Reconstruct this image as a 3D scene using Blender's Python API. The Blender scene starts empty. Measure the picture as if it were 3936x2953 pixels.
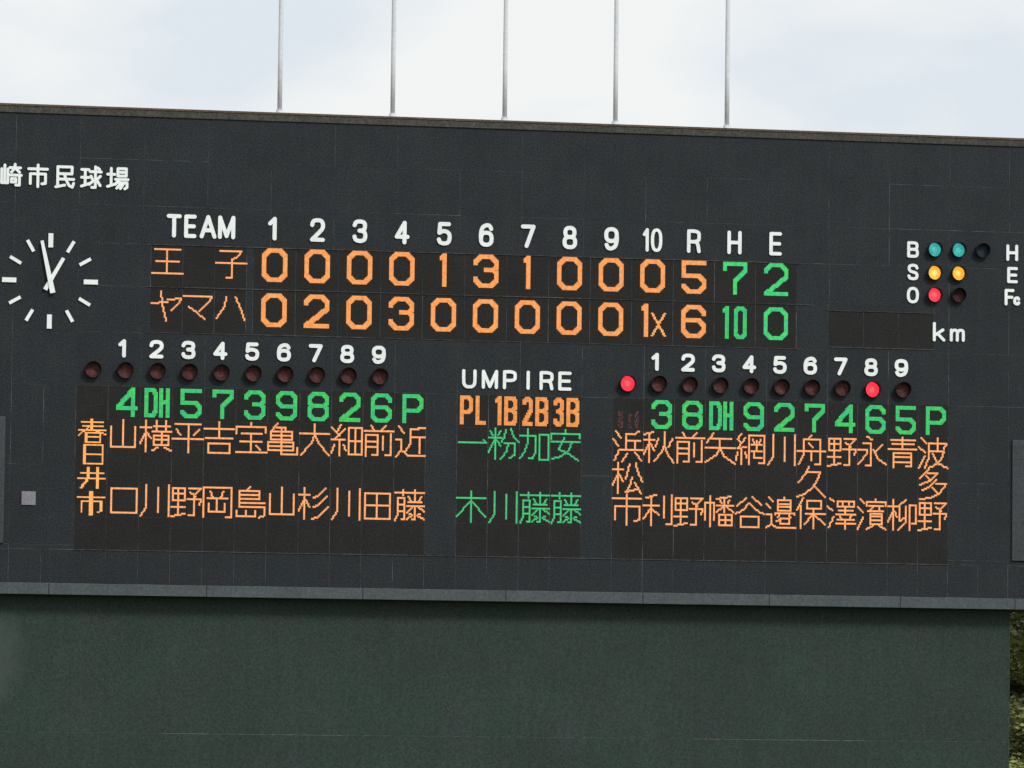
import bpy, math, random
from mathutils import Matrix, Vector
random.seed(11)
S = bpy.context.scene
COL = S.collection
# ------------------------------------------------------------------ camera
F_PX, W_PX, H_PX = 18000.0, 3936.0, 2953.0
CX, CY, CZ, YAW, PIT, ROL = -8.5618, -95.706, 6.9502, 0.182179, 0.0670605, 0.0118913
f = Vector((math.sin(YAW) * math.cos(PIT), math.cos(YAW) * math.cos(PIT), math.sin(PIT)))
r = f.cross(Vector((0, 0, 1))).normalized(); u = r.cross(f)
r2 = r * math.cos(ROL) + u * math.sin(ROL); u2 = -r * math.sin(ROL) + u * math.cos(ROL)
cd = bpy.data.cameras.new('camera'); cam = bpy.data.objects.new('camera', cd); COL.objects.link(cam)
cd.sensor_width = 36; cd.lens = F_PX / W_PX * 36; cd.clip_start = 1; cd.clip_end = 6000
m = Matrix((r2, u2, -f)).transposed().to_4x4(); m.translation = (CX, CY, CZ); cam.matrix_world = m
S.camera = cam
# ------------------------------------------------------------------ sky, sun, exposure
SUN_EL, SUN_AZ = math.radians(40), math.radians(28)      # azimuth from behind the camera, towards its right
w = bpy.data.worlds.new('World'); S.world = w; w.use_nodes = True
nt = w.node_tree; nt.nodes.clear(); N = nt.nodes.new; L = nt.links.new
out = N('ShaderNodeOutputWorld'); mixs = N('ShaderNodeMixShader'); bg1 = N('ShaderNodeBackground'); bg2 = N('ShaderNodeBackground')
sky = N('ShaderNodeTexSky'); sky.sky_type = 'NISHITA'; sky.sun_disc = False
sky.sun_elevation = SUN_EL; sky.sun_rotation = math.pi - SUN_AZ
L(sky.outputs[0], bg1.inputs[0]); bg1.inputs[1].default_value = 0.1
tc = N('ShaderNodeTexCoord'); mp = N('ShaderNodeMapping'); mp.inputs['Scale'].default_value = (1, 1, 2.3)
nz = N('ShaderNodeTexNoise'); nz.inputs['Scale'].default_value = 11; nz.inputs['Detail'].default_value = 5; nz.inputs['Roughness'].default_value = .48
cr = N('ShaderNodeValToRGB'); cr.color_ramp.elements[0].position = .37; cr.color_ramp.elements[1].position = .57
cr.color_ramp.elements[0].color = (.765, .82, .875, 1); cr.color_ramp.elements[1].color = (.935, .942, .932, 1)
L(tc.outputs['Generated'], mp.inputs[0]); L(mp.outputs[0], nz.inputs[0]); L(nz.outputs[0], cr.inputs[0]); L(cr.outputs[0], bg2.inputs[0])
bg2.inputs[1].default_value = 1.0; mixs.inputs[0].default_value = .92
L(bg1.outputs[0], mixs.inputs[1]); L(bg2.outputs[0], mixs.inputs[2]); L(mixs.outputs[0], out.inputs[0])
sd = bpy.data.lights.new('sun', 'SUN'); sd.energy = 2.1; sd.angle = math.radians(14); sd.color = (1, .975, .94)
so = bpy.data.objects.new('sun', sd); COL.objects.link(so)
sdir = Vector((math.sin(SUN_AZ) * math.cos(SUN_EL), -math.cos(SUN_AZ) * math.cos(SUN_EL), math.sin(SUN_EL)))
so.rotation_euler = sdir.to_track_quat('Z', 'Y').to_euler()
S.view_settings.view_transform = 'Standard'; S.view_settings.look = 'None'
S.view_settings.exposure = 0.0; S.view_settings.gamma = 1; S.view_settings.use_curve_mapping = False
S.render.engine = 'CYCLES'

# ------------------------------------------------------------------ helpers
def lin(c):
    return tuple((x / 255 / 12.92 if x / 255 <= .04045 else ((x / 255 + .055) / 1.055) ** 2.4) for x in c)
def surf(name, col, rough=.6, var=.25, fine=40., coarse=1.2, spec=.4, streak=0., metallic=0., tint=None, patch=.5):
    """painted or metal surface with grain, broad weathering and a little change from piece to piece"""
    mt = bpy.data.materials.new(name); mt.use_nodes = True; t = mt.node_tree; b = t.nodes['Principled BSDF']
    A = t.nodes.new; K = t.links.new
    g = A('ShaderNodeNewGeometry')
    n1 = A('ShaderNodeTexNoise'); n1.inputs['Scale'].default_value = fine; n1.inputs['Detail'].default_value = 3
    n2 = A('ShaderNodeTexNoise'); n2.inputs['Scale'].default_value = coarse; n2.inputs['Detail'].default_value = 6; n2.inputs['Roughness'].default_value = .65
    K(g.outputs['Position'], n1.inputs[0]); K(g.outputs['Position'], n2.inputs[0])
    a = A('ShaderNodeMapRange'); a.inputs[1].default_value = .3; a.inputs[2].default_value = .7; a.inputs[3].default_value = 1 - var; a.inputs[4].default_value = 1 + var
    K(n1.outputs[0], a.inputs[0])
    c = A('ShaderNodeMapRange'); c.inputs[1].default_value = .3; c.inputs[2].default_value = .7; c.inputs[3].default_value = 1 - var * patch; c.inputs[4].default_value = 1 + var * patch
    K(n2.outputs[0], c.inputs[0])
    mu = A('ShaderNodeMath'); mu.operation = 'MULTIPLY'; K(a.outputs[0], mu.inputs[0]); K(c.outputs[0], mu.inputs[1])
    oi = A('ShaderNodeObjectInfo'); orr = A('ShaderNodeMapRange'); orr.inputs[3].default_value = .975; orr.inputs[4].default_value = 1.025
    K(oi.outputs['Random'], orr.inputs[0]); m2 = A('ShaderNodeMath'); m2.operation = 'MULTIPLY'; K(mu.outputs[0], m2.inputs[0]); K(orr.outputs[0], m2.inputs[1])
    last = m2
    if streak:
        mpp = A('ShaderNodeMapping'); mpp.inputs['Scale'].default_value = (9, 9, .45); K(g.outputs['Position'], mpp.inputs[0])
        n3 = A('ShaderNodeTexNoise'); n3.inputs['Scale'].default_value = 1; n3.inputs['Detail'].default_value = 4; K(mpp.outputs[0], n3.inputs[0])
        s = A('ShaderNodeMapRange'); s.inputs[1].default_value = .35; s.inputs[2].default_value = .7; s.inputs[3].default_value = 1 - streak; s.inputs[4].default_value = 1 + streak
        K(n3.outputs[0], s.inputs[0]); m3 = A('ShaderNodeMath'); m3.operation = 'MULTIPLY'; K(m2.outputs[0], m3.inputs[0]); K(s.outputs[0], m3.inputs[1]); last = m3
    base = A('ShaderNodeMix'); base.data_type = 'RGBA'
    base.inputs[6].default_value = (*col, 1); base.inputs[7].default_value = (*(tint or col), 1)
    n4 = A('ShaderNodeTexNoise'); n4.inputs['Scale'].default_value = coarse * 2.3; n4.inputs['Detail'].default_value = 3; K(g.outputs['Position'], n4.inputs[0])
    r4 = A('ShaderNodeMapRange'); r4.inputs[1].default_value = .4; r4.inputs[2].default_value = .62; K(n4.outputs[0], r4.inputs[0]); K(r4.outputs[0], base.inputs[0])
    vm = A('ShaderNodeVectorMath'); vm.operation = 'SCALE'; K(base.outputs[2], vm.inputs[0]); K(last.outputs[0], vm.inputs[3])
    K(vm.outputs[0], b.inputs['Base Color']); b.inputs['Roughness'].default_value = rough
    b.inputs['Specular IOR Level'].default_value = spec; b.inputs['Metallic'].default_value = metallic
    bp = A('ShaderNodeBump'); bp.inputs['Strength'].default_value = .12; bp.inputs['Distance'].default_value = .01; K(n1.outputs[0], bp.inputs['Height']); K(bp.outputs[0], b.inputs['Normal'])
    return mt
def glow(name, c1, c2, strength, base=(.02, .02, .02), scale=14., lo=.8, hi=1.2):
    """something that gives off light, its colour drifting between two shades"""
    mt = bpy.data.materials.new(name); mt.use_nodes = True; t = mt.node_tree; b = t.nodes['Principled BSDF']
    A = t.nodes.new; K = t.links.new
    g = A('ShaderNodeNewGeometry'); n1 = A('ShaderNodeTexNoise'); n1.inputs['Scale'].default_value = 3.1; n1.inputs['Detail'].default_value = 2; K(g.outputs['Position'], n1.inputs[0])
    rr = A('ShaderNodeMapRange'); rr.inputs[1].default_value = .35; rr.inputs[2].default_value = .65; K(n1.outputs[0], rr.inputs[0])
    mx = A('ShaderNodeMix'); mx.data_type = 'RGBA'; mx.inputs[6].default_value = (*c1, 1); mx.inputs[7].default_value = (*c2, 1); K(rr.outputs[0], mx.inputs[0])
    n2 = A('ShaderNodeTexNoise'); n2.inputs['Scale'].default_value = scale; K(g.outputs['Position'], n2.inputs[0])
    r2_ = A('ShaderNodeMapRange'); r2_.inputs[1].default_value = .3; r2_.inputs[2].default_value = .7; r2_.inputs[3].default_value = lo * strength; r2_.inputs[4].default_value = hi * strength; K(n2.outputs[0], r2_.inputs[0])
    b.inputs['Base Color'].default_value = (*base, 1); b.inputs['Roughness'].default_value = .4
    K(mx.outputs[2], b.inputs['Emission Color']); K(r2_.outputs[0], b.inputs['Emission Strength'])
    return mt
def obj(name, mesh, mat, parent=None, loc=(0, 0, 0), label=None, kind=None, rot=None):
    o = bpy.data.objects.new(name, mesh); COL.objects.link(o)
    if mat is not None and not mesh.materials: mesh.materials.append(mat)
    o.location = loc
    if rot: o.rotation_euler = rot
    if parent: o.parent = parent
    if label: o['label'] = label
    if kind: o['kind'] = kind
    return o
def thing(name, label, cat, loc=(0, 0, 0), group=None):
    o = bpy.data.objects.new(name, None); COL.objects.link(o); o.location = loc; o['label'] = label; o['category'] = cat
    o.empty_display_size = .2
    if group: o['group'] = group
    return o
def mesh_of(v, fc, name='mesh'):
    me = bpy.data.meshes.new(name); me.from_pydata(v, [], fc); me.update(); return me
def box_geo(x0, x1, y0, y1, z0, z1, v=None, fc=None, ch=0.):
    v = [] if v is None else v; fc = [] if fc is None else fc; n = len(v)
    if ch:   # chamfered round the front (-y) face
        v += [(x0, y1, z0), (x1, y1, z0), (x1, y1, z1), (x0, y1, z1), (x0, y0 + ch, z0), (x1, y0 + ch, z0), (x1, y0 + ch, z1), (x0, y0 + ch, z1),
              (x0 + ch, y0, z0 + ch), (x1 - ch, y0, z0 + ch), (x1 - ch, y0, z1 - ch), (x0 + ch, y0, z1 - ch)]
        q = [(0, 3, 2, 1), (0, 1, 5, 4), (1, 2, 6, 5), (2, 3, 7, 6), (3, 0, 4, 7), (4, 5, 9, 8), (5, 6, 10, 9), (6, 7, 11, 10), (7, 4, 8, 11), (8, 9, 10, 11)]
    else:
        v += [(x0, y0, z0), (x1, y0, z0), (x1, y1, z0), (x0, y1, z0), (x0, y0, z1), (x1, y0, z1), (x1, y1, z1), (x0, y1, z1)]
        q = [(0, 3, 2, 1), (4, 5, 6, 7), (0, 1, 5, 4), (1, 2, 6, 5), (2, 3, 7, 6), (3, 0, 4, 7)]
    fc += [tuple(i + n for i in a) for a in q]
    return v, fc
BOX = {}
def box(name, x0, x1, y0, y1, z0, z1, mat, parent=None, ch=0., label=None, kind=None, jit=0., org=(0, 0, 0)):
    k = (round(x1 - x0, 4), round(y1 - y0, 4), round(z1 - z0, 4), ch, mat.name)
    if k not in BOX:
        BOX[k] = mesh_of(*box_geo(-k[0] / 2, k[0] / 2, 0, k[1], -k[2] / 2, k[2] / 2, ch=ch)); BOX[k].materials.append(mat)
    rot = (random.uniform(-jit, jit), 0, random.uniform(-jit, jit)) if jit else None
    return obj(name, BOX[k], mat, parent, ((x0 + x1) / 2 - org[0], y0 - org[1], (z0 + z1) / 2 - org[2]), label, kind, rot)
def cyl_geo(pts, seg=16):
    """turned profile round z: list of (radius, z)"""
    v = []; fc = []
    for (rad, z) in pts:
        for i in range(seg):
            a = 2 * math.pi * i / seg; v.append((rad * math.cos(a), rad * math.sin(a), z))
    for j in range(len(pts) - 1):
        for i in range(seg):
            k = (i + 1) % seg; fc.append((j * seg + i, j * seg + k, (j + 1) * seg + k, (j + 1) * seg + i))
    fc.append(tuple(range(seg))[::-1]); fc.append(tuple(range((len(pts) - 1) * seg, len(pts) * seg)))
    return v, fc
def smooth(me):
    for p in me.polygons: p.use_smooth = True
    return me

P = 0.66                       # character cell of the line-up displays
Q = P / 24                     # one light dot

M_board = surf('board_paint', (.0142, .0194, .0250), .6, .62, 30, .8, .22, streak=.06, tint=(.0178, .0212, .0238), patch=.25)
M_module = surf('display_face', (.0142, .0142, .0134), .6, .62, 32, 1.3, .18, tint=(.0138, .0148, .0146), patch=.35)
M_back = surf('joint_metal', (.074, .080, .084), .6, .85, 4, 1.1, .3)
M_rail = surf('rail_paint', (.058, .061, .060), .6, .6, 9, 2.5, .3)
M_cope = surf('weathered_flashing', (.074, .066, .058), .8, .35, 22, 3.0, .15, tint=(.058, .059, .056))
M_rust = surf('rusty_edge', (.115, .080, .055), .8, .35, 26, 4, .2, tint=(.10, .07, .045))
M_trim = surf('bottom_trim', (.063, .077, .086), .55, .26, 26, 2.2, .3, tint=(.066, .077, .082))
M_side = surf('grey_grille', (.046, .053, .060), .6, .3, 32, 1.6, .25)
M_white = surf('white_enamel', (.84, .88, .88), .45, .05, 10, 1.5, .4)
M_dial = surf('dial_paint', (.040, .047, .052), .5, .3, 34, .9, .35)
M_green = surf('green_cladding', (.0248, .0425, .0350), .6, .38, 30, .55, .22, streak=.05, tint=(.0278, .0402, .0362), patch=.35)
M_gback = surf('cladding_joint', (.17, .20, .18), .6, .5, 6, 1.5, .4)
M_pole = surf('galvanised_pole', (.66, .67, .71), .8, .08, 10, 1, .5)
M_hood = surf('lamp_hood', (.012, .010, .010), .6, .2, 20, 2, .3)
M_sq = surf('white_plate', (.21, .205, .235), .5, .25, 30, 4, .4)
M_dred = surf('unlit_red_lens', (.115, .036, .038), .85, .6, 26, 6, .5)
M_ddr = surf('dark_red_lens', (.07, .025, .028), .8, .6, 26, 6, .3)
M_dbl = surf('unlit_blue_lens', (.014, .030, .048), .8, .4, 26, 6, .5)
M_amber = glow('amber_dots', (1, .325, .080), (1, .365, .075), .93)
M_peach = glow('bright_amber_dots', (1, .375, .145), (1, .405, .130), 1.02)
M_yel = glow('yellow_amber_dots', (1, .43, .10), (1, .39, .11), 1.05)
M_grn = glow('green_dots', (.05, .70, .12), (.03, .60, .22), .90)
M_grnt = glow('green_name_dots', (.055, .66, .17), (.05, .58, .24), .80)
M_rdot = glow('faint_red_dots', (.10, .028, .025), (.13, .03, .03), .8, lo=.3, hi=1.3)
M_lred = glow('lit_red_lens', (1, .022, .05), (1, .035, .06), 1.25, (.3, .02, .02), 45, .7, 1.35)
M_lteal = glow('lit_teal_lens', (.02, .34, .31), (.04, .42, .38), .95, (.02, .1, .1), 30, .6, 1.35)
M_lamb = glow('lit_yellow_lens', (1, .36, .02), (1, .44, .05), 1.1, (.3, .15, .02), 26, .8, 1.25)

# ------------------------------------------------------------------ ground
g = mesh_of([(-2500, -2500, 0), (2500, -2500, 0), (2500, 2500, 0), (-2500, 2500, 0)], [(0, 1, 2, 3)])
obj('ground', g, surf('outfield_grass', (.085, .12, .045), .9, .3, 6, .08, .1, tint=(.12, .12, .06)), kind='structure')

# ------------------------------------------------------------------ the scoreboard
BX0, BX1, BZ0, BZ1 = -4.62, 22.44, 9.19, 19.0
sb = thing('scoreboard', 'wide dark stadium scoreboard with lit orange and green Japanese characters and white lettering', 'scoreboard', (9.24, 0, 8.95))
ORG = (9.24, 0, 8.95)
def sbox(name, *a, **k): return box(name, *a, parent=sb, org=ORG, **k)
sbox('body', BX0, BX1, .0040, 2.6, 8.97, 18.78, M_back, label='deep box body behind the dark face panels')
G = .0045
def panel(x0, x1, z0, z1, y=0.0):
    gx = G * random.choice([.35, .5, .8, 1, 1.35]); gz = G * random.choice([.3, .5, 1, 1.3])
    sbox('panel', x0 + gx, x1 - gx, y + random.uniform(0, .0005), y + .0036, z0 + gz, z1 - gz, M_board)
ZA = [18.83, 17.93, 16.98, 16.19]; ZD, ZE, ZF, ZG, ZH = 15.315, 14.36, 13.25, 9.885, 9.19
cols2 = [BX0 + 2 * P * i for i in range(22)]
cols2 = [k * P for k in range(-7, 35)]
even = [k * P for k in (-7, -6, -4, -2, 0, 2, 4, 6, 8, 10, 12, 14, 16, 18, 20, 22, 24, 26, 28, 30, 32, 34)]
for a, b in zip(even[:-1], even[1:]):
    for z1, z0 in zip(ZA[:-1], ZA[1:]): panel(a, b, z0, z1)
    panel(a, b, ZF, ZE)
for a, b in zip(cols2[:-1], cols2[1:]): panel(a, b, ZH, ZG)
# rows D and E : filler panels outside the displays
TX = 1.49; LS = .8877; LX0 = 4.052 - LS / 2
for (z0, z1) in ((ZD, ZA[3]), (ZE, ZD)):
    for a, b in zip(even[:-1], even[1:]):
        if b <= TX + .01 and b <= .01: panel(a, b, z0, z1)
    panel(0, 1.32 + .17, z0, z1); 
    panel(TX + 3 * P, LX0, z0, z1)
RX = LX0 + 13 * LS
panel(RX, 26 * P - 1.3, ZD, ZA[3]); panel(26 * P - 1.3, 28 * P, ZD, ZA[3])
panel(RX, 24 * P, ZE, ZD); panel(27.5 * P, 28 * P, ZE, ZD)
for a, b in zip(even[:-1], even[1:]):
    if a >= 28 * P - .01: panel(a, b, ZD, ZA[3]); panel(a, b, ZE, ZD)
# sides of the line-up rows
for a, b in zip(cols2[:-1], cols2[1:]):
    if b <= .01 or a >= 28 * P - .01:
        inside_l = a < -2.4 * P and b > -6 * P; inside_r = a > 30.2 * P
        for z0, z1 in ((11.61, ZF), (9.975, 11.61)):
            panel(a, b, z0, z1)
        panel(a, b, ZG, 9.975)
for a, b in ((11, 12), (16, 17)):
    for z0, z1 in ((11.61, ZF), (ZG, 11.61)): panel(a * P, b * P, z0, z1)
# coping along the top
for i in range(7):
    x0 = BX0 - .04 + i * (BX1 - BX0 + .08) / 7; x1 = BX0 - .04 + (i + 1) * (BX1 - BX0 + .08) / 7 - .004
    prof = [(-.03, 18.835), (-.034, 18.93), (.02, 18.985), (.10, 19.0), (2.62, 19.0), (2.62, 18.80), (-.03, 18.80)]
    prof = [(-.03, 18.82), (-.034, 18.945), (-.012, 18.955), (2.62, 18.955), (2.62, 18.82)]
    v = [(x0 - ORG[0], y, z - ORG[2]) for y, z in prof] + [(x1 - ORG[0], y, z - ORG[2]) for y, z in prof]; n = len(prof)
    fc = [(i2, (i2 + 1) % n, (i2 + 1) % n + n, i2 + n) for i2 in range(n)] + [tuple(range(n))[::-1], tuple(range(n, 2 * n))]
    obj('coping', mesh_of(v, fc), M_cope, sb)
sbox('capping_strip', BX0 - .05, BX1 + .05, -.045, 2.64, 18.957, 19.0, M_rust, label='thin rust brown strip along the very top')
# bottom trim band
tj = [BX0 - .06] + [k * P for k in (-.75, 4.15, 9.05, 13.6, 18.0, 22.1, 26.4, 30.2)] + [BX1 + .06]
for a, b in zip(tj[:-1], tj[1:]): sbox('trim', a + .004, b - .004, -.10, .02, 8.953, 9.186, M_trim, ch=.008)
sbox('soffit', BX0, BX1, .022, 2.6, 8.952, 8.968, M_board)
# big grey side grilles with fine slats
for (a, b, z0, z1) in ((-4.3, -1.432, 9.985, 12.57), (19.875, 22.2, 9.985, 12.55)):
    gr = sbox('side_grille', a, b, -.05, -.002, z0, z1, M_side, ch=.01, label='tall mid grey grille panel beside the line-up display')
    v = []; fc = []
    nsl = 48
    for i in range(nsl):
        z = -(z1 - z0) / 2 + .05 + i * (z1 - z0 - .1) / nsl
        box_geo(-(b - a) / 2 + .06, (b - a) / 2 - .06, -.003, .001, z, z + .036, v, fc)
    o = obj('slat', mesh_of(v, fc), M_side, gr, kind='stuff')
sbox('cover_plate', -1.077, -.79, -.03, -.001, 10.77, 11.05, M_sq, ch=.006, label='small pale grey square plate left of the line-up')
# rails (light metal lips) over the display rows
for z, a, b in ((16.183, TX - .1, 23.1 * P), (15.312, TX - .1, 23.4 * P), (14.372, TX - .1, 23.1 * P), (15.205, 24 * P, 27.5 * P), (ZG - .004, 0, 28 * P), (14.43, 24 * P, 27.5 * P)):
    x = a
    while x < b - .2:
        l = min(random.uniform(.9, 2.4), b - x); sbox('rail', x, x + l - .006, -.016, -.002, z - .006, z + random.choice([.002, .006, .009]), M_rail); x += l

# ------------------------------------------------------------------ dot matrix characters
KJ = {
'山': '11,0 11,19;2,5 2,20;20,5 20,20;2,20 20,20',
'横': '0,5 8,5;4,0 4,23;4,8 0,17;5,9 8,13;10,4 22,4;12,0 12,8;19,0 19,8;9,8 23,8;16,8 16,18;10,11 21,11 21,18 10,18 10,11;10,14 21,14;13,20 9,22;18,20 23,22',
'平': '2,2 21,2;12,2 12,23;3,6 6,10;20,6 16,10;0,13 23,13',
'吉': '0,5 22,5;11,0 11,12;1,12 21,12;3,16 19,16 19,23 3,23 3,16',
'宝': '11,0 11,3;0,8 0,3 22,3 22,7;4,8 19,8;3,14 19,14;0,22 23,22;11,8 11,22;15,17 18,20',
'亀': '7,0 2,6;6,3 13,3 13,6;2,6 18,6;2,9 18,9;2,12 18,12;2,6 2,12;18,6 18,12;0,14 19,14;0,17 19,17;0,20 19,20;0,14 0,20;19,14 19,20;10,4 10,23 22,23 22,18',
'大': '0,7 22,7;11,0 11,8;11,8 10,12 8,15 1,23;12,9 14,14 22,23',
'細': '0,2 6,8;7,0 4,5;10,3 3,10;0,11 10,11;6,11 6,23;2,15 0,21;9,15 11,19;13,2 23,2 23,22 13,22 13,2;18,2 18,22;13,12 23,12',
'前': '6,0 8,3;17,0 14,3;1,4 23,4;2,7 11,7 11,22 7,22;2,7 2,23;2,12 11,12;2,16 11,16;15,8 15,18;21,6 21,22 17,22',
'近': '3,0 7,5;1,10 5,10 5,18 1,23;5,18 8,20 10,22 23,22;23,1 18,1;18,2 12,2 12,13 8,19;12,8 23,8;19,8 19,20',
'口': '3,3 22,3 22,21 3,21 3,3',
'川': '5,0 5,17 1,23;14,2 14,20;22,0 22,23',
'野': '1,2 10,2 10,11 1,11 1,2;1,6 10,6;5,2 5,22;0,16 10,16;0,23 5,22 10,21;13,2 22,2 17,7;14,5 18,8;12,10 22,10 21,14;17,8 17,22 13,22',
'岡': '0,23 0,1 21,1 21,23 17,23;5,4 7,8;15,4 13,8;3,9 18,9;10,9 10,18;4,13 4,19 16,19 16,13',
'島': '11,0 8,3;3,3 18,3 18,9;3,6 18,6;3,9 18,9;3,3 3,15;3,12 22,12;3,15 22,15 22,21 18,23;1,18 1,22 15,22 15,18;8,18 8,22',
'杉': '0,5 8,5;4,0 4,23;4,8 0,17;5,9 8,14;20,0 14,6 11,7;21,6 14,13 11,14;22,14 14,22 10,23',
'田': '2,3 21,3 21,22 2,22 2,3;11,3 11,22;2,12 21,12',
'藤': '1,2 23,2;7,0 7,4;16,0 16,9;3,6 3,18 1,23;3,6 8,6 8,22 6,22;3,11 8,11;3,16 8,16;11,5 13,8;21,5 19,8;11,9 21,9;10,12 23,12;15,12 10,17;18,12 23,16;16,13 16,22 14,22;12,18 14,19;10,22 14,19;20,18 18,19;18,19 23,22',
'一': '1,11 22,11;20,9 22,11',
'粉': '1,2 3,5;9,2 7,5;0,7 10,7;5,0 5,23;4,9 0,18;6,9 9,13;13,1 12,6 10,10;17,0 19,6 23,10;12,11 20,11 20,20 16,22;15,11 14,17 9,23',
'加': '0,5 12,5 12,17 10,22 7,22;6,0 6,9 4,17 0,22;15,4 22,4 22,23 15,23 15,4',
'安': '11,0 11,3;0,7 0,3 22,3 22,6;0,9 22,9;10,6 6,15 12,17 21,23;16,9 14,15 8,20 1,22',
'木': '0,5 22,5;11,0 11,23;10,8 0,19;12,8 22,19',
'浜': '2,0 6,5;0,6 4,11;5,14 1,22;20,0 16,2 10,2 10,14;10,7 21,7;17,7 17,14;6,14 23,14;11,17 7,23;17,16 22,22',
'秋': '7,0 0,2;0,6 8,6;4,1 4,23;4,8 0,17;5,9 8,14;11,5 9,11;22,5 19,11;16,0 16,9;16,9 14,15 8,22;16,10 18,16 23,23',
'矢': '6,0 1,7;4,4 20,4;11,4 11,11;0,11 23,11;11,11 9,16 0,22;12,12 14,17 23,23',
'網': '4,0 1,4 4,7;7,3 2,10;1,11 8,10;4,11 4,23;1,14 0,20;7,14 8,18;10,23 10,1 22,1 22,22 18,22;13,4 14,7;19,4 18,7;12,8 20,8;16,5 16,12;12,13 20,13;14,13 14,18 20,18',
'舟': '11,0 8,3;5,3 18,3 18,22 14,22;5,3 5,15 1,22;0,12 22,12;9,6 12,9;11,12 11,19',
'永': '7,0 11,2;4,5 10,5 10,22 6,22;0,10 7,10 7,13 0,21;19,6 13,12;12,10 16,17 22,21',
'青': '2,2 21,2;3,5 20,5;0,9 22,9;11,0 11,9;4,12 18,12;4,12 4,23;18,12 18,22 14,22;4,15 18,15;4,19 18,19',
'波': '2,0 6,4;0,7 5,11;5,14 0,23;8,4 22,4 20,8;8,4 8,15 5,23;15,0 15,10;9,10 20,10 18,16 14,20 8,23;11,12 15,19 23,23',
'松': '0,5 8,5;4,0 4,23;4,8 0,17;5,9 8,14;13,1 10,12;18,0 19,6 23,14;15,11 13,18 10,22 19,20;17,15 22,23',
'久': '9,0 7,5 1,12;7,4 18,4 16,10 12,16 6,21 0,23;13,14 22,23',
'多': '8,0 1,7;7,3 15,3 9,9 1,12;6,5 9,8;14,8 8,14 3,16;14,11 22,11 17,18 10,22 1,23;11,14 15,18',
'市': '11,0 11,23;0,3 22,3;2,9 21,9 21,19 17,20;2,9 2,19',
'利': '10,0 2,2;0,8 12,8;6,1 6,23;6,10 0,18;7,11 12,15;16,1 16,17;22,0 22,22 18,22',
'幡': '0,18 0,5 7,5 7,18;4,0 4,23;20,0 9,2;12,3 13,5;19,3 18,5;9,7 22,7;15,2 15,12;14,8 9,12;17,8 22,12;11,14 21,14 21,22 11,22 11,14;16,14 16,22;11,18 21,18',
'谷': '8,1 1,7;13,0 20,6;10,5 6,10 0,13;11,5 16,10 22,13;4,15 18,15 18,23 4,23 4,15',
'邊': '2,0 5,3;0,5 3,8;0,13 4,13 4,20 0,23;4,20 8,23 23,23;14,0 13,2;9,2 19,2 19,10;9,2 9,10;9,5 19,5;9,7 19,7;9,10 19,10;7,13 7,12 22,12 22,13;11,12 9,15;17,12 19,15;11,16 18,16 18,20 11,20 11,16;8,18 10,17',
'保': '5,0 0,9;3,6 3,23;8,2 19,2 19,8 8,8 8,2;13,8 13,23;7,12 22,12;12,13 6,20;14,13 22,20',
'澤': '2,0 5,2;0,6 4,9;5,14 1,22;8,2 21,2 21,6 8,6 8,2;12,2 12,6;17,2 17,6;9,9 20,9;14,6 14,12;7,12 22,12;10,13 11,15;19,13 18,15;8,16 21,16;14,16 14,23;7,19 22,19',
'濱': '2,0 5,3;0,6 4,10;4,14 0,23;14,0 14,2;7,5 7,2 22,2 22,5;9,5 20,5;12,5 10,9;17,5 17,9;8,9 20,9;10,11 19,11 19,19 10,19 10,11;10,13 19,13;10,16 19,16;12,20 7,23;17,20 22,23',
'柳': '0,5 8,5;4,0 4,23;4,8 0,17;5,9 7,13;14,0 9,4 9,16 13,14;14,5 14,17 8,23;17,4 22,4 22,18 19,18;17,4 17,23',
'王': '2,2 21,2;3,11 20,11;0,20 23,20;11,2 11,20',
'子': '3,2 19,2 17,5 12,9;0,11 23,11;12,8 12,22 8,22',
'ヤ': '7,0 8,9 11,22;0,9 12,8;12,6 22,5 21,8 15,14',
'マ': '0,3 21,3 20,6 12,14;4,11 10,15 16,20',
'ハ': '8,3 7,10 1,19;15,3 19,11 22,20',
'春': '11,0 11,7;4,2 20,2;5,5 20,5;2,8 22,8;9,6 2,12;13,8 22,11;7,10 18,10 18,17 7,17 7,10;7,13 18,13;12,0 12,8;8,10 8,16',
'日': '6,1 20,1 20,15 6,15 6,1;7,1 7,15;6,8 20,8',
'井': '4,4 21,4;2,8 22,8;9,0 9,8 4,15;10,0 10,8 5,15;16,0 16,15;17,0 17,15',
'小市': '11,0 11,17;12,0 12,17;13,0 13,17;2,4 22,4;5,7 20,7 20,14 17,15;5,7 5,15;19,7 19,14',
'x': '0,0 10,17;1,0 11,17;10,0 0,17;11,0 1,17',
}
def raster(strokes, n=1):
    s = set()
    for st in strokes:
        for (x0, y0), (x1, y1) in zip(st[:-1], st[1:]):
            x0, y0, x1, y1 = map(round, (x0, y0, x1, y1)); k = max(abs(x1 - x0), abs(y1 - y0), 1)
            for i in range(k + 1):
                x = round(x0 + (x1 - x0) * i / k); y = round(y0 + (y1 - y0) * i / k)
                for a in range(n):
                    for b in range(n): s.add((x + a, y + b))
    return s
def kj(c):
    return raster([[tuple(map(float, p.split(','))) for p in st.split()] for st in KJ[c].split(';')])
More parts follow.
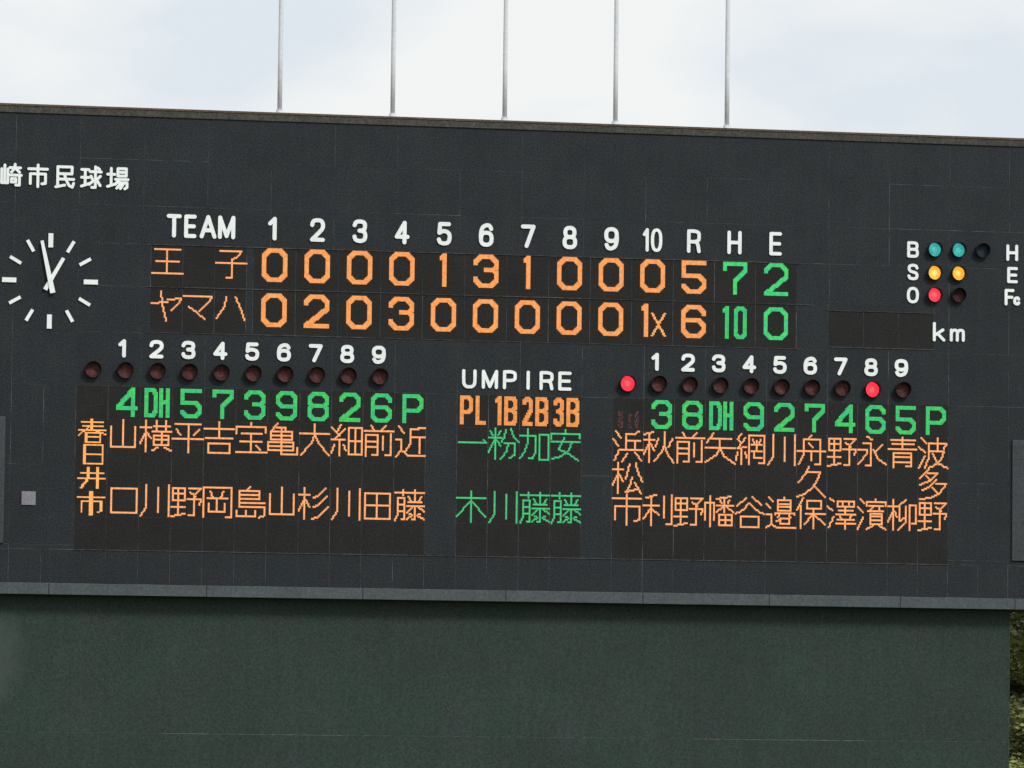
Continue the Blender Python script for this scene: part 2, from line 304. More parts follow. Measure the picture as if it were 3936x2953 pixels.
def alnum(c, w, h, n):
    R = w - n; B = h - n; M = round(B * .47); k = max(2, round(min(w, h) * .2)) if w > 8 else max(1, round(w * .25))
    g = {'0': [[(k, 0), (R - k, 0), (R, k), (R, B - k), (R - k, B), (k, B), (0, B - k), (0, k), (k, 0)]],
     '1': [[(R, 0), (R, B)], [(R, 0), (R - 2, 2)]],
     '2': [[(0, k + 1), (0, k), (k, 0), (R - k, 0), (R, k), (R, M - 1), (0, B)], [(0, B), (R, B)]],
     '3': [[(0, k + 1), (0, k), (k, 0), (R - k, 0), (R, k), (R, M - 2), (R - 2, M), (R // 2, M)], [(R - 2, M), (R, M + 2), (R, B - k), (R - k, B), (k, B), (0, B - k), (0, B - k - 1)]],
     '4': [[(R - 2, 0), (R - 2, B)], [(R - 2, 0), (0, round(B * .66))], [(0, round(B * .66) + 1), (R, round(B * .66) + 1)]],
     '5': [[(R, 0), (0, 0), (0, M), (R - k, M), (R, M + k), (R, B - k), (R - k, B), (k, B), (0, B - k)]],
     '6': [[(R, k + 1), (R, k), (R - k, 0), (k, 0), (0, k), (0, B - k), (k, B), (R - k, B), (R, B - k), (R, M + k), (R - k, M), (0, M)]],
     '7': [[(0, k), (0, 0), (R, 0), (R, k + 1), (R // 2, round(B * .6)), (R // 2, B)]],
     '8': [[(k, 0), (R - k, 0), (R, k), (R, M - k + 1), (R - k + 1, M), (R, M + k - 1), (R, B - k), (R - k, B), (k, B), (0, B - k), (0, M + k - 1), (k - 1, M), (0, M - k + 1), (0, k), (k, 0)], [(k - 1, M), (R - k + 1, M)]],
     '9': [[(0, B - k), (k, B), (R - k, B), (R, B - k), (R, k), (R - k, 0), (k, 0), (0, k), (0, B - M - k), (k, B - M), (R, B - M)]],
     'P': [[(0, B), (0, 0), (R - k, 0), (R, k), (R, M + 1 - k + 1), (R - k, M + 2), (0, M + 2)]],
     'D': [[(0, 0), (0, B), (R - 2, B), (R, B - 3), (R, 3), (R - 2, 0), (0, 0)]],
     'H': [[(0, 0), (0, B)], [(R, 0), (R, B)], [(0, M), (R, M)]],
     'L': [[(0, 0), (0, B), (R, B)]],
     'B': [[(0, 0), (0, B), (R - 1, B), (R, B - 2), (R, M + 2), (R - 1, M), (R, M - 2), (R, 2), (R - 1, 0), (0, 0)], [(0, M), (R - 1, M)]]}[c]
    return raster(g, n)
def dots_mesh(dots, size=.94):
    """every lit dot a small four-sided lens standing proud of the display"""
    v = []; fc = []; a = Q * size / 2; b = Q * size * .34; y1 = -.008
    for (i, j) in sorted(dots):
        x = (i + .5) * Q; z = -(j + .5) * Q; n = len(v); d0 = -.0004 * ((i % 2) + 2 * (j % 2)) if size > 1 else 0.; y1 = -.008 + d0
        v += [(x - a, 0, z - a), (x + a, 0, z - a), (x + a, 0, z + a), (x - a, 0, z + a), (x - b, y1, z - b), (x + b, y1, z - b), (x + b, y1, z + b), (x - b, y1, z + b)]
        fc += [(n, n + 1, n + 5, n + 4), (n + 1, n + 2, n + 6, n + 5), (n + 2, n + 3, n + 7, n + 6), (n + 3, n, n + 4, n + 7), (n + 4, n + 5, n + 6, n + 7)]
    return mesh_of(v, fc)
YM = .0014                                  # display faces sit a little behind the panels
def module(x0, x1, z0, z1):
    gx = random.choice([.0015, .003, .0045, .006]); 
    return sbox('display_module', x0 + gx, x1 - gx, YM, .0037, z0 + .002, z1 - .002, M_module)
def lit(mod, dots, x, ztop, mat, label, name='lit_character', size=.94):
    o = obj(name, dots_mesh(dots, size), mat, mod)
    o.location = (x - ORG[0] - mod.location.x, YM - .0005 - mod.location.y, ztop - ORG[2] - mod.location.z); o['label'] = label
    return o
def off(d, dx, dy=0): return {(a + dx, b + dy) for a, b in d}
COLN = {'g': 'green', 'a': 'orange'}
Z_POS, Z_NM = 13.225, 12.565                # top of position row, top of name rows
def column(k, pos, name, colour, matn, posmat=None):
    """one line-up column: a position cell and a three-cell name"""
    x = k * P
    mp_ = module(x, x + P, Z_NM - .005, ZF)
    mid = module(x, x + P, 10.58 - .01, Z_NM - .005); module(x, x + P, ZG, 10.57)
    if pos:
        if len(pos) == 1: lit(mp_, off(alnum(pos, 16, 22, 3), 6), x, Z_POS, M_grn, 'lit green %s' % pos)
        elif pos == 'DH':
            lit(mp_, off(alnum('D', 10, 22, 3), 3), x, Z_POS, M_grn, 'lit green letter D'); lit(mp_, off(alnum('H', 8, 22, 3), 14), x, Z_POS, M_grn, 'lit green letter H')
        elif pos == 'PL': lit(mp_, off(alnum('P', 10, 22, 3), 2), x, Z_POS, M_amber, 'lit orange letter P'); lit(mp_, off(alnum('L', 8, 22, 3), 14), x, Z_POS, M_amber, 'lit orange letter L')
        else:
            w0 = 5 if pos[0] == '1' else 8
            lit(mp_, off(alnum(pos[0], w0, 22, 3), 10 - w0), x, Z_POS, M_amber, 'lit orange %s' % pos[0]); lit(mp_, off(alnum('B', 10, 22, 3), 12), x, Z_POS, M_amber, 'lit orange letter B')
    zs = {2: (0, 48), 3: (0, 24, 48), 4: (0, 18, 36, 54)}[len(name)]
    for c, z in zip(name, zs):
        g_ = '小市' if (len(name) == 4 and c == '市') else c
        lit(mid, kj(g_), x, Z_NM - z * Q, matn, 'lit %s character %s' % (colour, c), size=1.34 if len(name) < 4 else 1.1)
    return mp_
nL = ['山口', '横川', '平野', '吉岡', '宝島', '亀山', '大杉', '細川', '前田', '近藤']
column(0, None, '春日井市', 'yellow-orange', M_yel)
for i, (p_, n_) in enumerate(zip(['4', 'DH', '5', '7', '3', '9', '8', '2', '6', 'P'], nL)): column(1 + i, p_, n_, 'orange', M_peach)
for i, (p_, n_) in enumerate(zip(['PL', '1B', '2B', '3B'], ['一木', '粉川', '加藤', '安藤'])): column(12 + i, p_, n_, 'green', M_grnt)
mm = column(17, None, '浜松市', 'orange', M_peach)
rd = {(a, b) for a in list(range(4, 8)) + list(range(12, 15)) + list(range(17, 20)) for b in range(9, 22) if random.random() < .62}
lit(mm, rd, 17 * P, Z_POS, M_rdot, 'faint dark red dots, barely lit')
nR = ['秋利', '前野', '矢幡', '網谷', '川邊', '舟久保', '野澤', '永濱', '青柳', '波多野']
for i, (p_, n_) in enumerate(zip(['3', '8', 'DH', '9', '2', '7', '4', '6', '5', 'P'], nR)): column(18 + i, p_, n_, 'orange', M_peach)
# line score
for row, (ztop, zb0, zb1, txt) in enumerate(((16.172, ZD, ZA[3], '0000131000572'.replace('572', '') + '5'), (15.237, ZE, ZD, ''))):
    pass
rows = [(16.172, ZD, ZA[3], ['0', '0', '0', '0', '1', '3', '1', '0', '0', '0', '5', '7', '2']),
        (15.237, ZE, ZD, ['0', '2', '0', '3', '0', '0', '0', '0', '0', '1x', '6', '10', '0'])]
for ri, (zt, z0, z1, vals) in enumerate(rows):
    for c in range(13):
        x0 = LX0 + c * LS; md = module(x0, x0 + LS, z0, z1); cx = x0 + LS / 2; s = vals[c]
        mat = M_grn if c >= 11 else M_amber
        if s == '1x':
            lit(md, alnum('1', 6, 25, 3), cx - .2550, zt, mat, 'lit orange 1', size=1.34); lit(md, kj('x'), cx - .03, zt - 6.6 * Q, M_yel, 'small thin lit letter x')
        elif s == '10': (lit(md, alnum('1', 5, 25, 3), cx - .2640, zt, mat, 'lit green 1'), lit(md, off(alnum('0', 10, 25, 3), 9), cx - .2640, zt, mat, 'lit green 0'))
        elif s == '1': lit(md, alnum('1', 6, 25, 3), cx - .115, zt, mat, 'lit orange 1', size=1.34)
        else: lit(md, alnum(s, 19, 25, 3), cx - 9.5 * Q, zt, mat, 'lit %s %s' % ('green' if c >= 11 else 'orange', s), size=1.0 if c >= 11 else 1.34)
    nm = [['王', None, '子'], ['ヤ', 'マ', 'ハ']][ri]
    for c in range(3):
        md = module(TX + c * P, TX + (c + 1) * P, z0, z1)
        if nm[c]: lit(md, kj(nm[c]), TX + .012 + c * P, zt - .012 + (.01 if ri else 0), M_peach, 'lit orange character ' + nm[c], size=1.3)
for c in range(3): module(24 * P + c * 3.5 * P / 3, 24 * P + (c + 1) * 3.5 * P / 3, 14.435, 15.20)
panel(24 * P, 27.5 * P, ZE, 14.43); panel(24 * P, 27.5 * P, 15.205, ZD)

# ------------------------------------------------------------------ white raised lettering
def curve(pts, n=6):
    o = []
    for i in range(len(pts) - 1):
        p0 = pts[max(i - 1, 0)]; p1 = pts[i]; p2 = pts[i + 1]; p3 = pts[min(i + 2, len(pts) - 1)]
        for k in range(n):
            t = k / n
            o.append(tuple(.5 * ((2 * p1[j]) + (-p0[j] + p2[j]) * t + (2 * p0[j] - 5 * p1[j] + 4 * p2[j] - p3[j]) * t * t + (-p0[j] + 3 * p1[j] - 3 * p2[j] + p3[j]) * t ** 3) for j in (0, 1)))
    return o + [pts[-1]]
def ell(cx, cy, rx, ry, n=24, sq=2.5):
    o = []
    for i in range(n + 1):
        a = 2 * math.pi * i / n; c, s = math.cos(a), math.sin(a)
        o.append((cx + rx * math.copysign(abs(c) ** (2 / sq), c), cy + ry * math.copysign(abs(s) ** (2 / sq), s)))
    return o
WL = {'1': [[(0, .24), (.75, .0)], [(.75, 0), (.75, 1)]],
 '2': [curve([(0, .25), (.12, .06), (.5, 0), (.88, .06), (1, .27), (.85, .5), (0, 1)]), [(0, 1), (1, 1)]],
 '3': [curve([(0, .2), (.15, .04), (.5, 0), (.87, .06), (.96, .24), (.85, .42), (.45, .47)]), curve([(.45, .47), (.88, .53), (1, .74), (.88, .94), (.5, 1), (.12, .94), (0, .78)])],
 '4': [[(.72, 1), (.72, 0)], [(.72, 0), (0, .72)], [(0, .72), (1, .72)]],
 '5': [[(.92, 0), (.1, 0)], [(.1, 0), (.04, .46)], curve([(.04, .46), (.45, .36), (.9, .46), (1, .68), (.88, .92), (.5, 1), (.12, .94), (0, .8)])],
 '6': [ell(.5, .69, .5, .31), curve([(.95, .18), (.8, .03), (.5, 0), (.15, .12), (0, .4), (0, .69)])],
 '7': [[(0, 0), (1, 0)], [(1, 0), (.36, 1)]],
 '8': [ell(.5, .24, .43, .24), ell(.5, .735, .5, .265)],
 '9': [ell(.5, .31, .5, .31), curve([(.05, .82), (.2, .97), (.5, 1), (.85, .88), (1, .6), (1, .31)])],
 '0': [ell(.5, .5, .5, .5)], 'O': [ell(.5, .5, .5, .5)],
 'T': [[(0, 0), (1, 0)], [(.5, 0), (.5, 1)]], 'E': [[(1, 0), (0, 0)], [(0, 0), (0, 1)], [(0, 1), (1, 1)], [(0, .5), (.92, .5)]],
 'F': [[(1, 0), (0, 0)], [(0, 0), (0, 1)], [(0, .5), (.85, .5)]],
 'A': [[(0, 1), (.5, 0)], [(.5, 0), (1, 1)], [(.2, .68), (.8, .68)]],
 'M': [[(0, 1), (0, 0)], [(0, 0), (.5, .95)], [(.5, .95), (1, 0)], [(1, 0), (1, 1)]],
 'H': [[(0, 0), (0, 1)], [(1, 0), (1, 1)], [(0, .5), (1, .5)]],
 'I': [[(.5, 0), (.5, 1)]],
 'U': [curve([(0, 0), (0, .5), (.04, .82), (.25, .98), (.5, 1), (.75, .98), (.96, .82), (1, .5), (1, 0)])],
 'P': [[(0, 0), (0, 1)], curve([(0, 0), (.6, 0), (.95, .08), (1, .27), (.95, .46), (.6, .54), (0, .54)])],
 'R': [[(0, 0), (0, 1)], curve([(0, 0), (.6, 0), (.95, .08), (1, .26), (.95, .44), (.6, .52), (0, .52)]), curve([(.55, .52), (.85, .62), (1, 1)])],
 'B': [[(0, 0), (0, 1)], curve([(0, 0), (.6, 0), (.9, .06), (.96, .24), (.88, .42), (.6, .48), (0, .48)]), curve([(.5, .48), (.9, .53), (1, .74), (.92, .95), (.6, 1), (0, 1)])],
 'S': [curve([(.97, .2), (.85, .05), (.5, 0), (.13, .06), (.03, .24), (.15, .42), (.5, .5), (.85, .58), (.98, .76), (.86, .95), (.5, 1), (.13, .95), (0, .8)])],
 'c': [curve([(.97, .2), (.8, .03), (.45, 0), (.08, .15), (0, .5), (.08, .85), (.45, 1), (.8, .97), (.97, .8)])],
 'k': [[(0, 0), (0, 1)], [(.9, .38), (.05, .72)], [(.35, .62), (1, 1)]],
 'm': [[(0, 0), (0, 1)], curve([(0, .3), (.12, .06), (.3, 0), (.46, .08), (.5, .3), (.5, 1)]), curve([(.5, .3), (.62, .06), (.8, 0), (.96, .08), (1, .3), (1, 1)])]}
NK = {'崎': '1,6 1,20 8,20;4.5,2 4.5,20;8,6 8,20;10,4.5 22,4.5;16,1 15.5,5 12,9;16.5,5 21,9;10,12 23,12;21,12 21,22 17,22;12,15.5 17,15.5 17,19 12,19 12,15.5',
 '市': '11.5,1 11.5,5;1,5 22,5;3,10 20,10 20,19.5 16,20;3,10 3,20;11.5,5 11.5,23',
 '民': '4,2 20,2 20,9 4,9;4,2 4,21.5;2,22.5 12,20.5;4,14.5 22,14.5;11.5,9 13,14.5 17,21 20.5,22.5 22,18.5',
 '球': '1,4 9,4;1,12 9,12;5,4 5,19.5;1,21 10,18;10.5,6 23,6;19,2 21,3.5;16.5,1 16.5,22 12.5,22;11.5,10.5 13,13.5;9.5,19 14,15.5;22,10.5 18.5,13.5;17.5,13.5 22,20',
 '場': '0,8 8,8;4,2 4,19;0,20.5 8,18;11.5,2 21,2 21,9.5 11.5,9.5 11.5,2;11.5,5.7 21,5.7;9,13 23,13;13,13 9,18;12,16.3 22,16.3 22,21 19.5,22.5;15.5,16.3 10.5,22;18.8,16.3 14.5,22.3'}
def stroke_mesh(lines, w_):
    """raised strokes with round ends; each piece is a hair prouder than the last so no two faces share a plane"""
    v = []; fc = []; k = 0; rad = w_ / 2
    for st in lines:
        for (x0, z0), (x1, z1) in zip(st[:-1], st[1:]):
            a = math.atan2(z1 - z0, x1 - x0); y0 = -.028 - .00006 * k; n = len(v); ring = []
            for i in range(9): t = a + math.pi / 2 + math.pi * i / 8; ring.append((x0 + rad * math.cos(t), z0 + rad * math.sin(t)))
            for i in range(9): t = a - math.pi / 2 + math.pi * i / 8; ring.append((x1 + rad * math.cos(t), z1 + rad * math.sin(t)))
            c = len(ring)
            v += [(x, y0, z) for x, z in ring] + [(x, 0, z) for x, z in ring]
            fc.append(tuple(range(n, n + c))); fc += [(n + i, n + i + c, n + (i + 1) % c + c, n + (i + 1) % c) for i in range(c)]
            k += 1
    return mesh_of(v, fc)
LM = {}
def letter(c, x0, x1, z0, z1, w_, label=None):
    key = (c, round(x1 - x0, 3), round(z1 - z0, 3), w_); hx, hz = (x1 - x0 - w_), (z1 - z0 - w_)
    if key not in LM:
        if c in NK: ls = [[((float(a) / 23 - .5) * (x1 - x0 - w_), (.5 - float(b) / 23) * (z1 - z0 - w_)) for a, b in (q.split(',') for q in st.split())] for st in NK[c].split(';')]
        else: ls = [[((a - .5) * hx, (.5 - b) * hz) for a, b in st] for st in WL[c]]
        LM[key] = stroke_mesh(ls, w_)
    o = obj('letter', LM[key], M_white, sb, ((x0 + x1) / 2 - ORG[0], -.001, (z0 + z1) / 2 - ORG[2]))
    o['label'] = label or 'raised white %s %s' % ('digit' if c.isdigit() else 'letter', c)
    return o
for c, x in zip('崎市民球場', (-1.655, -1.104, -.562, -.017, .535)): letter(c, x, x + .476, 17.272, 17.795, .057, 'raised white character ' + c)
for c, a, b in (('T', 1.796, 2.106), ('E', 2.159, 2.414), ('A', 2.481, 2.829), ('M', 2.861, 3.218)): letter(c, a, b, 16.338, 16.822, .082)
hd = '123456789'
for i, c in enumerate(hd):
    cx = 4.052 + i * LS - .008
    if c == '1': letter(c, cx - .145, cx + .068, 16.338, 16.828, .084)
    else: letter(c, cx - .155, cx + .155, 16.338, 16.828, .084)
letter('1', 11.816, 11.966, 16.335, 16.83, .066); letter('0', 11.992, 12.235, 16.335, 16.83, .066)
letter('R', 12.768, 13.062, 16.335, 16.832, .074); letter('H', 13.638, 13.944, 16.335, 16.83, .074); letter('E', 14.545, 14.815, 16.335, 16.83, .074)
for k0, xs in ((0, .47), (17, .415)):
    for i, c in enumerate(hd):
        cx = (k0 + 1 + i + xs) * P
        if c == '1': letter(c, cx - .125, cx + .058, 13.835, 14.212, .077)
        else: letter(c, cx - .145, cx + .145, 13.835, 14.212, .077)
for c, a, b in (('U', 8.008, 8.313), ('M', 8.425, 8.768), ('P', 8.871, 9.163), ('I', 9.366, 9.446), ('R', 9.648, 9.943), ('E', 10.045, 10.328)): letter(c, a, b, 13.372, 13.77, .068)
for c, a, b, z0, z1 in (('B', 17.547, 17.80, 16.373, 16.721), ('S', 17.555, 17.80, 15.895, 16.244), ('O', 17.545, 17.808, 15.404, 15.752),
                        ('H', 19.727, 19.985, 16.366, 16.716), ('E', 19.747, 19.981, 15.893, 16.237), ('F', 19.693, 19.907, 15.415, 15.766), ('c', 19.884, 20.037, 15.42, 15.61),
                        ('k', 18.12, 18.392, 14.608, 15.019), ('m', 18.492, 18.818, 14.612, 14.888)):
    letter(c, a, b, z0, z1, .063)

# ------------------------------------------------------------------ signal lamps
def hood_mesh(ro, ri, d, seg=28):
    v = []; fc = []
    for rad, y in ((ro, 0), (ro, -d), (ri, -d), (ri, -.002)):
        for i in range(seg):
            a = 2 * math.pi * i / seg
            dd = y if y > -.01 else y * (.8 + .2 * math.sin(a))     # deeper at the top, like a visor
            v.append((rad * math.cos(a), dd, rad * math.sin(a)))
    for j in range(3):
        for i in range(seg):
            k = (i + 1) % seg; fc.append((j * seg + i, (j + 1) * seg + i, (j + 1) * seg + k, j * seg + k))
    me = smooth(mesh_of(v, fc)); me.materials.append(M_board); me.materials.append(M_hood)
    for i, p in enumerate(me.polygons): p.material_index = 0 if i < seg else 1
    return me
def lens_mesh(rad, seg=24):
    v = [(0, -.023, 0)]; fc = []
    for j in range(1, 5):
        t = j / 4
        for i in range(seg):
            a = 2 * math.pi * i / seg; v.append((rad * t * math.cos(a), -.02 * (1 - t * t) - .003, rad * t * math.sin(a)))
    for i in range(seg): fc.append((0, 1 + i, 1 + (i + 1) % seg))
    for j in range(3):
        for i in range(seg):
            k = (i + 1) % seg; a = 1 + j * seg; fc.append((a + i, a + seg + i, a + seg + k, a + k))
    return smooth(mesh_of(v, fc))
HB, HS = hood_mesh(.168, .162, .19), hood_mesh(.155, .150, .18)
CORE = {M_lamb: glow('yellow_core', (1, .62, .12), (1, .66, .16), 1.25), M_lred: glow('red_core', (1, .05, .07), (1, .08, .10), 1.5), M_lteal: glow('teal_core', (.05, .50, .45), (.07, .56, .50), .95)}
BULB = {}
for k_, c_ in CORE.items():
    v_, f_ = cyl_geo([(.062, 0), (.052, .012), (.02, .02)], 14); b__ = mesh_of([(a, -c, b) for a, b, c in v_], f_); b__.materials.append(c_); BULB[k_.name] = b__
LENS = {}
def lamp(x, z, big, mat, label):
    h = obj('signal_lamp', HB if big else HS, M_hood, sb, (x - ORG[0], -.0005, z - ORG[2])); h['label'] = label
    k = (big, mat.name)
    if k not in LENS: LENS[k] = lens_mesh(.160 if big else .147); LENS[k].materials.append(mat)
    o = obj('lens', LENS[k], mat, h, (0, 0, 0))
    if mat in CORE: obj('bulb', BULB[mat.name], CORE[mat], h, (0, -.024, 0))
for i in range(10): lamp((i + .5 if i else .5) * P, 13.572, True, M_dred, 'unlit dark red round lamp')
for i in range(10):
    on = i in (0, 8); lamp((17.45 + i) * P, 13.55 if on else 13.56, True, M_lred if on else M_dred, 'glowing bright red round lamp' if on else 'unlit dark red round lamp')
lamp(18.142, 16.558, False, M_lteal, 'lit teal round lamp'); lamp(18.665, 16.562, False, M_lteal, 'lit teal round lamp'); lamp(19.19, 16.566, False, M_dbl, 'unlit dark blue round lamp')
lamp(18.14, 16.065, False, M_lamb, 'lit yellow-orange round lamp'); lamp(18.665, 16.067, False, M_lamb, 'lit yellow-orange round lamp')
lamp(18.142, 15.592, False, M_lred, 'glowing bright red round lamp'); lamp(18.668, 15.60, False, M_ddr, 'unlit dark red round lamp')

# ------------------------------------------------------------------ the clock
ck = thing('clock', 'round clock with white bar marks and two white hands showing two minutes to one', 'clock', (-.578, -.001, 15.37))
def bar(name, rad0, rad1, w0, w1, ang, y, t=.02):
    v = []; ca, sa = math.cos(ang), math.sin(ang)
    for yy in (y, y - t):
        for (rr, ww) in ((rad0, -w0), (rad0, w0), (rad1, w1), (rad1, -w1)):
            v.append((ww / 2 * ca + rr * sa, yy, -ww / 2 * sa + rr * ca))
    return obj(name, mesh_of(v, [(0, 1, 2, 3), (7, 6, 5, 4), (0, 4, 5, 1), (1, 5, 6, 2), (2, 6, 7, 3), (3, 7, 4, 0)]), M_white, ck)
for i in range(12):
    q = i % 3 == 0
    bar('hour_mark', .69, .98 if q else .955, .098 if q else .068, .098 if q else .068, math.radians(30 * i), .0, .03)
bar('hour_hand', -.21, .545, .088, .072, math.radians(29.2), -.040)
bar('minute_hand', -.255, .84, .108, .062, math.radians(-12.7), -.064)
v, fc = cyl_geo([(.042, 0), (.042, .06), (.03, .07)], 20); obj('hub', mesh_of(v, fc), M_white, ck, (0, -.012, 0), rot=(math.pi / 2, 0, 0))

# ------------------------------------------------------------------ flagpoles on top
PY = .34
v, fc = cyl_geo([(.050, 0), (.048, 1.2), (.045, 2.6), (.042, 6.5), (.03, 9.0)], 20); shaft = smooth(mesh_of(v, fc)); shaft.materials.append(M_pole)
v, fc = cyl_geo([(.15, 0), (.15, .02), (.075, .022), (.075, .10)], 20); basem = mesh_of(v, fc); basem.materials.append(M_pole)
v, fc = cyl_geo([(.004, 0), (.05, .02), (.07, .06), (.07, .09), (.05, .13), (.004, .15)], 16); fin = smooth(mesh_of(v, fc)); fin.materials.append(M_pole)
where = ['leftmost of the five', 'second from the left of the five', 'middle one of the five', 'second from the right of the five', 'rightmost of the five']
for x, wl in zip((4.106, 6.475, 8.845, 11.208, 13.608), where):
    xx = x + PY * (x - CX) / 95.7
    t = thing('flagpole', 'bare slim grey metal flagpole on the scoreboard top, %s' % wl, 'flagpole', (xx, PY, 19.001), 'bare flagpoles on top of the scoreboard')
    obj('shaft', shaft, M_pole, t); obj('base_flange', basem, M_pole, t); obj('finial', fin, M_pole, t, (0, 0, 9.0))

# ------------------------------------------------------------------ green wall under the board
WY = .32
gw = thing('green_wall', 'tall dark green metal-clad wall standing under the scoreboard', 'wall', (9, WY, 0))
GXR = 19.82 + WY * .296
box('wall_core', -5.6, GXR - .01, WY + .0075, 2.3, 0, 8.948, M_gback, gw, org=(9, WY, 0))
t_ = M_green.node_tree; A_ = t_.nodes.new; K_ = t_.links.new                     # a soft-edged paler blotch at the wall's left
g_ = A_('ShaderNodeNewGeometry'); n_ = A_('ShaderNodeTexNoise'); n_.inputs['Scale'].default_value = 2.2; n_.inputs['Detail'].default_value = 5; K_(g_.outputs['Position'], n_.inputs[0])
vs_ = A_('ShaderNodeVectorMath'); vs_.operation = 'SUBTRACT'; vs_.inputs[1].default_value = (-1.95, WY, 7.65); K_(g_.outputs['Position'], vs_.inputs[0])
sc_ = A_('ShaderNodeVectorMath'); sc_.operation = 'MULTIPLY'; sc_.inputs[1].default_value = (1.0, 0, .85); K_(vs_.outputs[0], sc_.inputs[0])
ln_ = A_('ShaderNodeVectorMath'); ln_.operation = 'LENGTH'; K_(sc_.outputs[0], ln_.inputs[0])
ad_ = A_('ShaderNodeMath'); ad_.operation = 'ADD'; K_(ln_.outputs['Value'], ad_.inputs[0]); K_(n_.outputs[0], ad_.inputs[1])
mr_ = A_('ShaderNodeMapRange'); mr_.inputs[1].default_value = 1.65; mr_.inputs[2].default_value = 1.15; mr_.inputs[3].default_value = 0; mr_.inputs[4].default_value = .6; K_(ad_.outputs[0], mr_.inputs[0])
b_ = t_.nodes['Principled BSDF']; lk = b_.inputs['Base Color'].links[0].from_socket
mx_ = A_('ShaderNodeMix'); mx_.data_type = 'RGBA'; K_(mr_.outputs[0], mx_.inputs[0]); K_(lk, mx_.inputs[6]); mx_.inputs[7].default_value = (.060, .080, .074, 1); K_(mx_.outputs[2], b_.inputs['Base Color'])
gx = [-5.6, -1.75, 1.95, 5.65, 9.35, 13.1, 16.8, GXR]
gz = [0, 2.4, 4.3, 6.157, 8.948]
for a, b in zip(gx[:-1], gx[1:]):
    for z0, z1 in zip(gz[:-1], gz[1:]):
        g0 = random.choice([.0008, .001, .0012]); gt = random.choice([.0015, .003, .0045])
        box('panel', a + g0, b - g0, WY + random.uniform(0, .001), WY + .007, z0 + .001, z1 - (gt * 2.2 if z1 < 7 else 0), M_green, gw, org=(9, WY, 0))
box('corner_post', GXR + .001, GXR + .03, WY - .004, 2.3, 0, 8.948, surf('post_green', (.030, .046, .040), .6, .4, 9, 2, .2), gw, org=(9, WY, 0))

# ------------------------------------------------------------------ trees beyond the wall's right end
def leafmat(name, c1, c2):
    mt = bpy.data.materials.new(name); mt.use_nodes = True; t = mt.node_tree; b = t.nodes['Principled BSDF']; A = t.nodes.new; K = t.links.new
    g = A('ShaderNodeNewGeometry'); n = A('ShaderNodeTexNoise'); n.inputs['Scale'].default_value = 1.6; K(g.outputs['Position'], n.inputs[0])
    rr = A('ShaderNodeMapRange'); rr.inputs[1].default_value = .42; rr.inputs[2].default_value = .58; K(n.outputs[0], rr.inputs[0])
    mx = A('ShaderNodeMix'); mx.data_type = 'RGBA'; mx.inputs[6].default_value = (*c1, 1); mx.inputs[7].default_value = (*c2, 1); K(rr.outputs[0], mx.inputs[0])
    K(mx.outputs[2], b.inputs['Base Color']); b.inputs['Roughness'].default_value = .6
    return mt
LF = [leafmat('leaf_yellow_green', (.33, .35, .11), (.18, .20, .07)), leafmat('leaf_deep_green', (.06, .07, .03), (.09, .09, .045))]
BARK = surf('bark', (.07, .055, .04), .9, .4, 12, 2, .1)
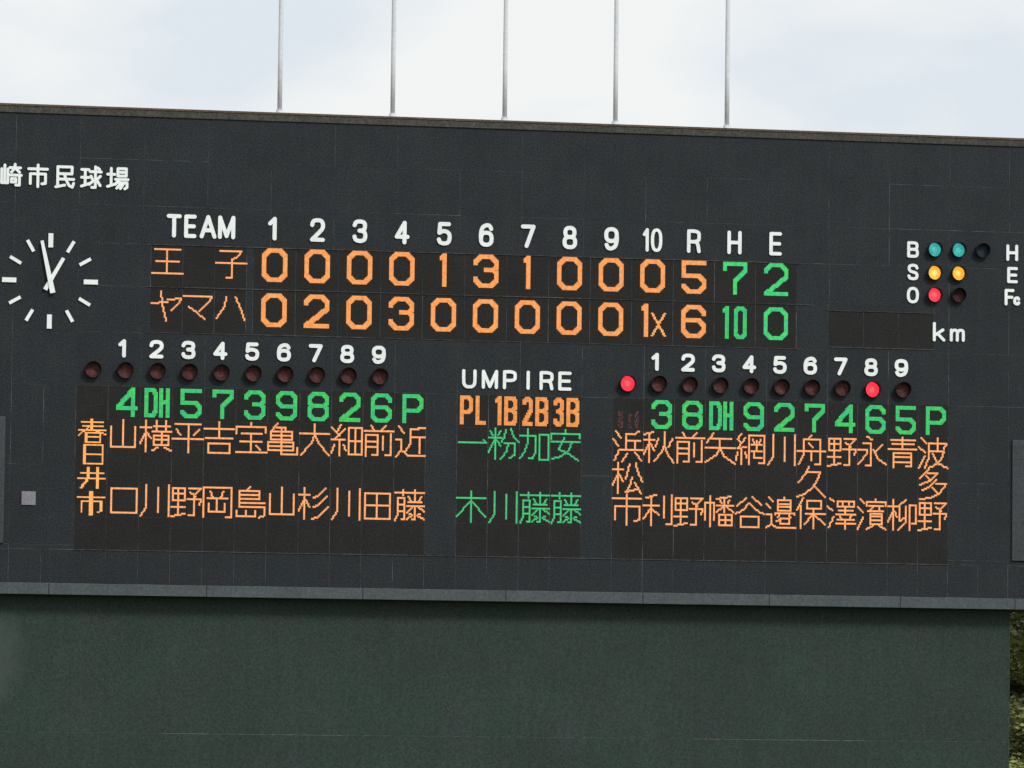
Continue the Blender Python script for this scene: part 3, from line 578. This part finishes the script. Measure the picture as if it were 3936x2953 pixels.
def tree(x, y, h, rad, seed, lm, label, lowz=.18):
    rnd = random.Random(seed); t = thing('tree', label, 'tree', (x, y, 0), 'trees beyond the right end of the wall')
    v = []; fc = []
    def limb(p0, p1, r0, r1, seg=8):
        d = Vector(p1) - Vector(p0); q = d.to_track_quat('Z', 'Y'); n = len(v)
        for pp, rr in ((Vector(p0), r0), (Vector(p1), r1)):
            for i in range(seg):
                a = 2 * math.pi * i / seg; v.append(tuple(pp + q @ Vector((rr * math.cos(a), rr * math.sin(a), 0))))
        for i in range(seg):
            k = (i + 1) % seg; fc.append((n + i, n + k, n + seg + k, n + seg + i))
    pts = [(0, 0, -.1), (.1, .05, h * .22), (-.05, .1, h * .5), (.08, 0, h * .85)]
    for i in range(3): limb(pts[i], pts[i + 1], .20 * (1 - i * .3), .20 * (1 - (i + 1) * .3) + .01)
    tips = []
    for i in range(26):
        z = h * rnd.uniform(.16, .85); a = rnd.uniform(0, 6.283); l = rad * rnd.uniform(.55, .95) * (1 - .5 * abs(z / h - .45))
        p0 = (0, 0, z); p1 = (l * math.cos(a), l * math.sin(a), z + rnd.uniform(.1, .9)); limb(p0, p1, .055, .012, 6); tips.append(p1)
        for j in range(2):
            b = a + rnd.uniform(-.9, .9); m_ = .55; ps = tuple(p0[k] + (p1[k] - p0[k]) * m_ for k in range(3))
            pe = (ps[0] + l * .45 * math.cos(b), ps[1] + l * .45 * math.sin(b), ps[2] + rnd.uniform(-.2, .6)); limb(ps, pe, .025, .007, 5); tips.append(pe)
    obj('trunk', mesh_of(v, fc), BARK, t)
    for gi, (frac, mat) in enumerate(((0, lm),)):
        v2 = []; f2 = []
        for (cx, cy, cz) in tips + [(rad * rnd.uniform(-.8, .8), rad * rnd.uniform(-.8, .8), h * rnd.uniform(.3, 1)) for _ in range(120)]:
            if (cx / rad) ** 2 + (cy / rad) ** 2 + ((cz / h - .56) / .5) ** 2 > 1.25: continue
            cr_ = rnd.uniform(.28, .6)
            for _ in range(int(210 * cr_ / .4)):
                d = Vector((rnd.gauss(0, 1), rnd.gauss(0, 1), rnd.gauss(0, .7))).normalized() * cr_ * rnd.uniform(.35, 1)
                c = Vector((cx, cy, cz)) + d; s = rnd.uniform(.05, .10)
                q = Vector((rnd.gauss(0, 1), rnd.gauss(0, 1), abs(rnd.gauss(.6, 1)))).to_track_quat('Z', 'Y'); n = len(v2)
                for (a, b) in ((-1, -.1), (0, -.5), (1.2, 0), (0, .5)): v2.append(tuple(c + q @ Vector((a * s, b * s, 0))))
                f2.append((n, n + 1, n + 2, n + 3))
        obj('crown', mesh_of(v2, f2), mat, t)
tree(22.5, 3.9, 9.6, 2.5, 5, LF[0], 'yellow-green leafy tree just past the right end of the green wall')
tree(23.9, 6.6, 10.4, 3.0, 9, LF[1], 'dark green bushy tree standing behind the yellow-green one')
tree(23.4, 9.4, 11.6, 3.2, 44, LF[1], 'dark green tree hidden in part by the bushy tree beside the wall')
tree(29.4, 5.0, 9.0, 2.8, 14, LF[0], 'yellow-green tree farthest to the right of the wall')
tree(25.6, 11.0, 12.2, 3.7, 21, LF[1], 'dark green tree farthest back behind the wall')
tree(30.5, 13.0, 11.5, 3.4, 33, LF[1], 'dark green tree at the far right back of the group')
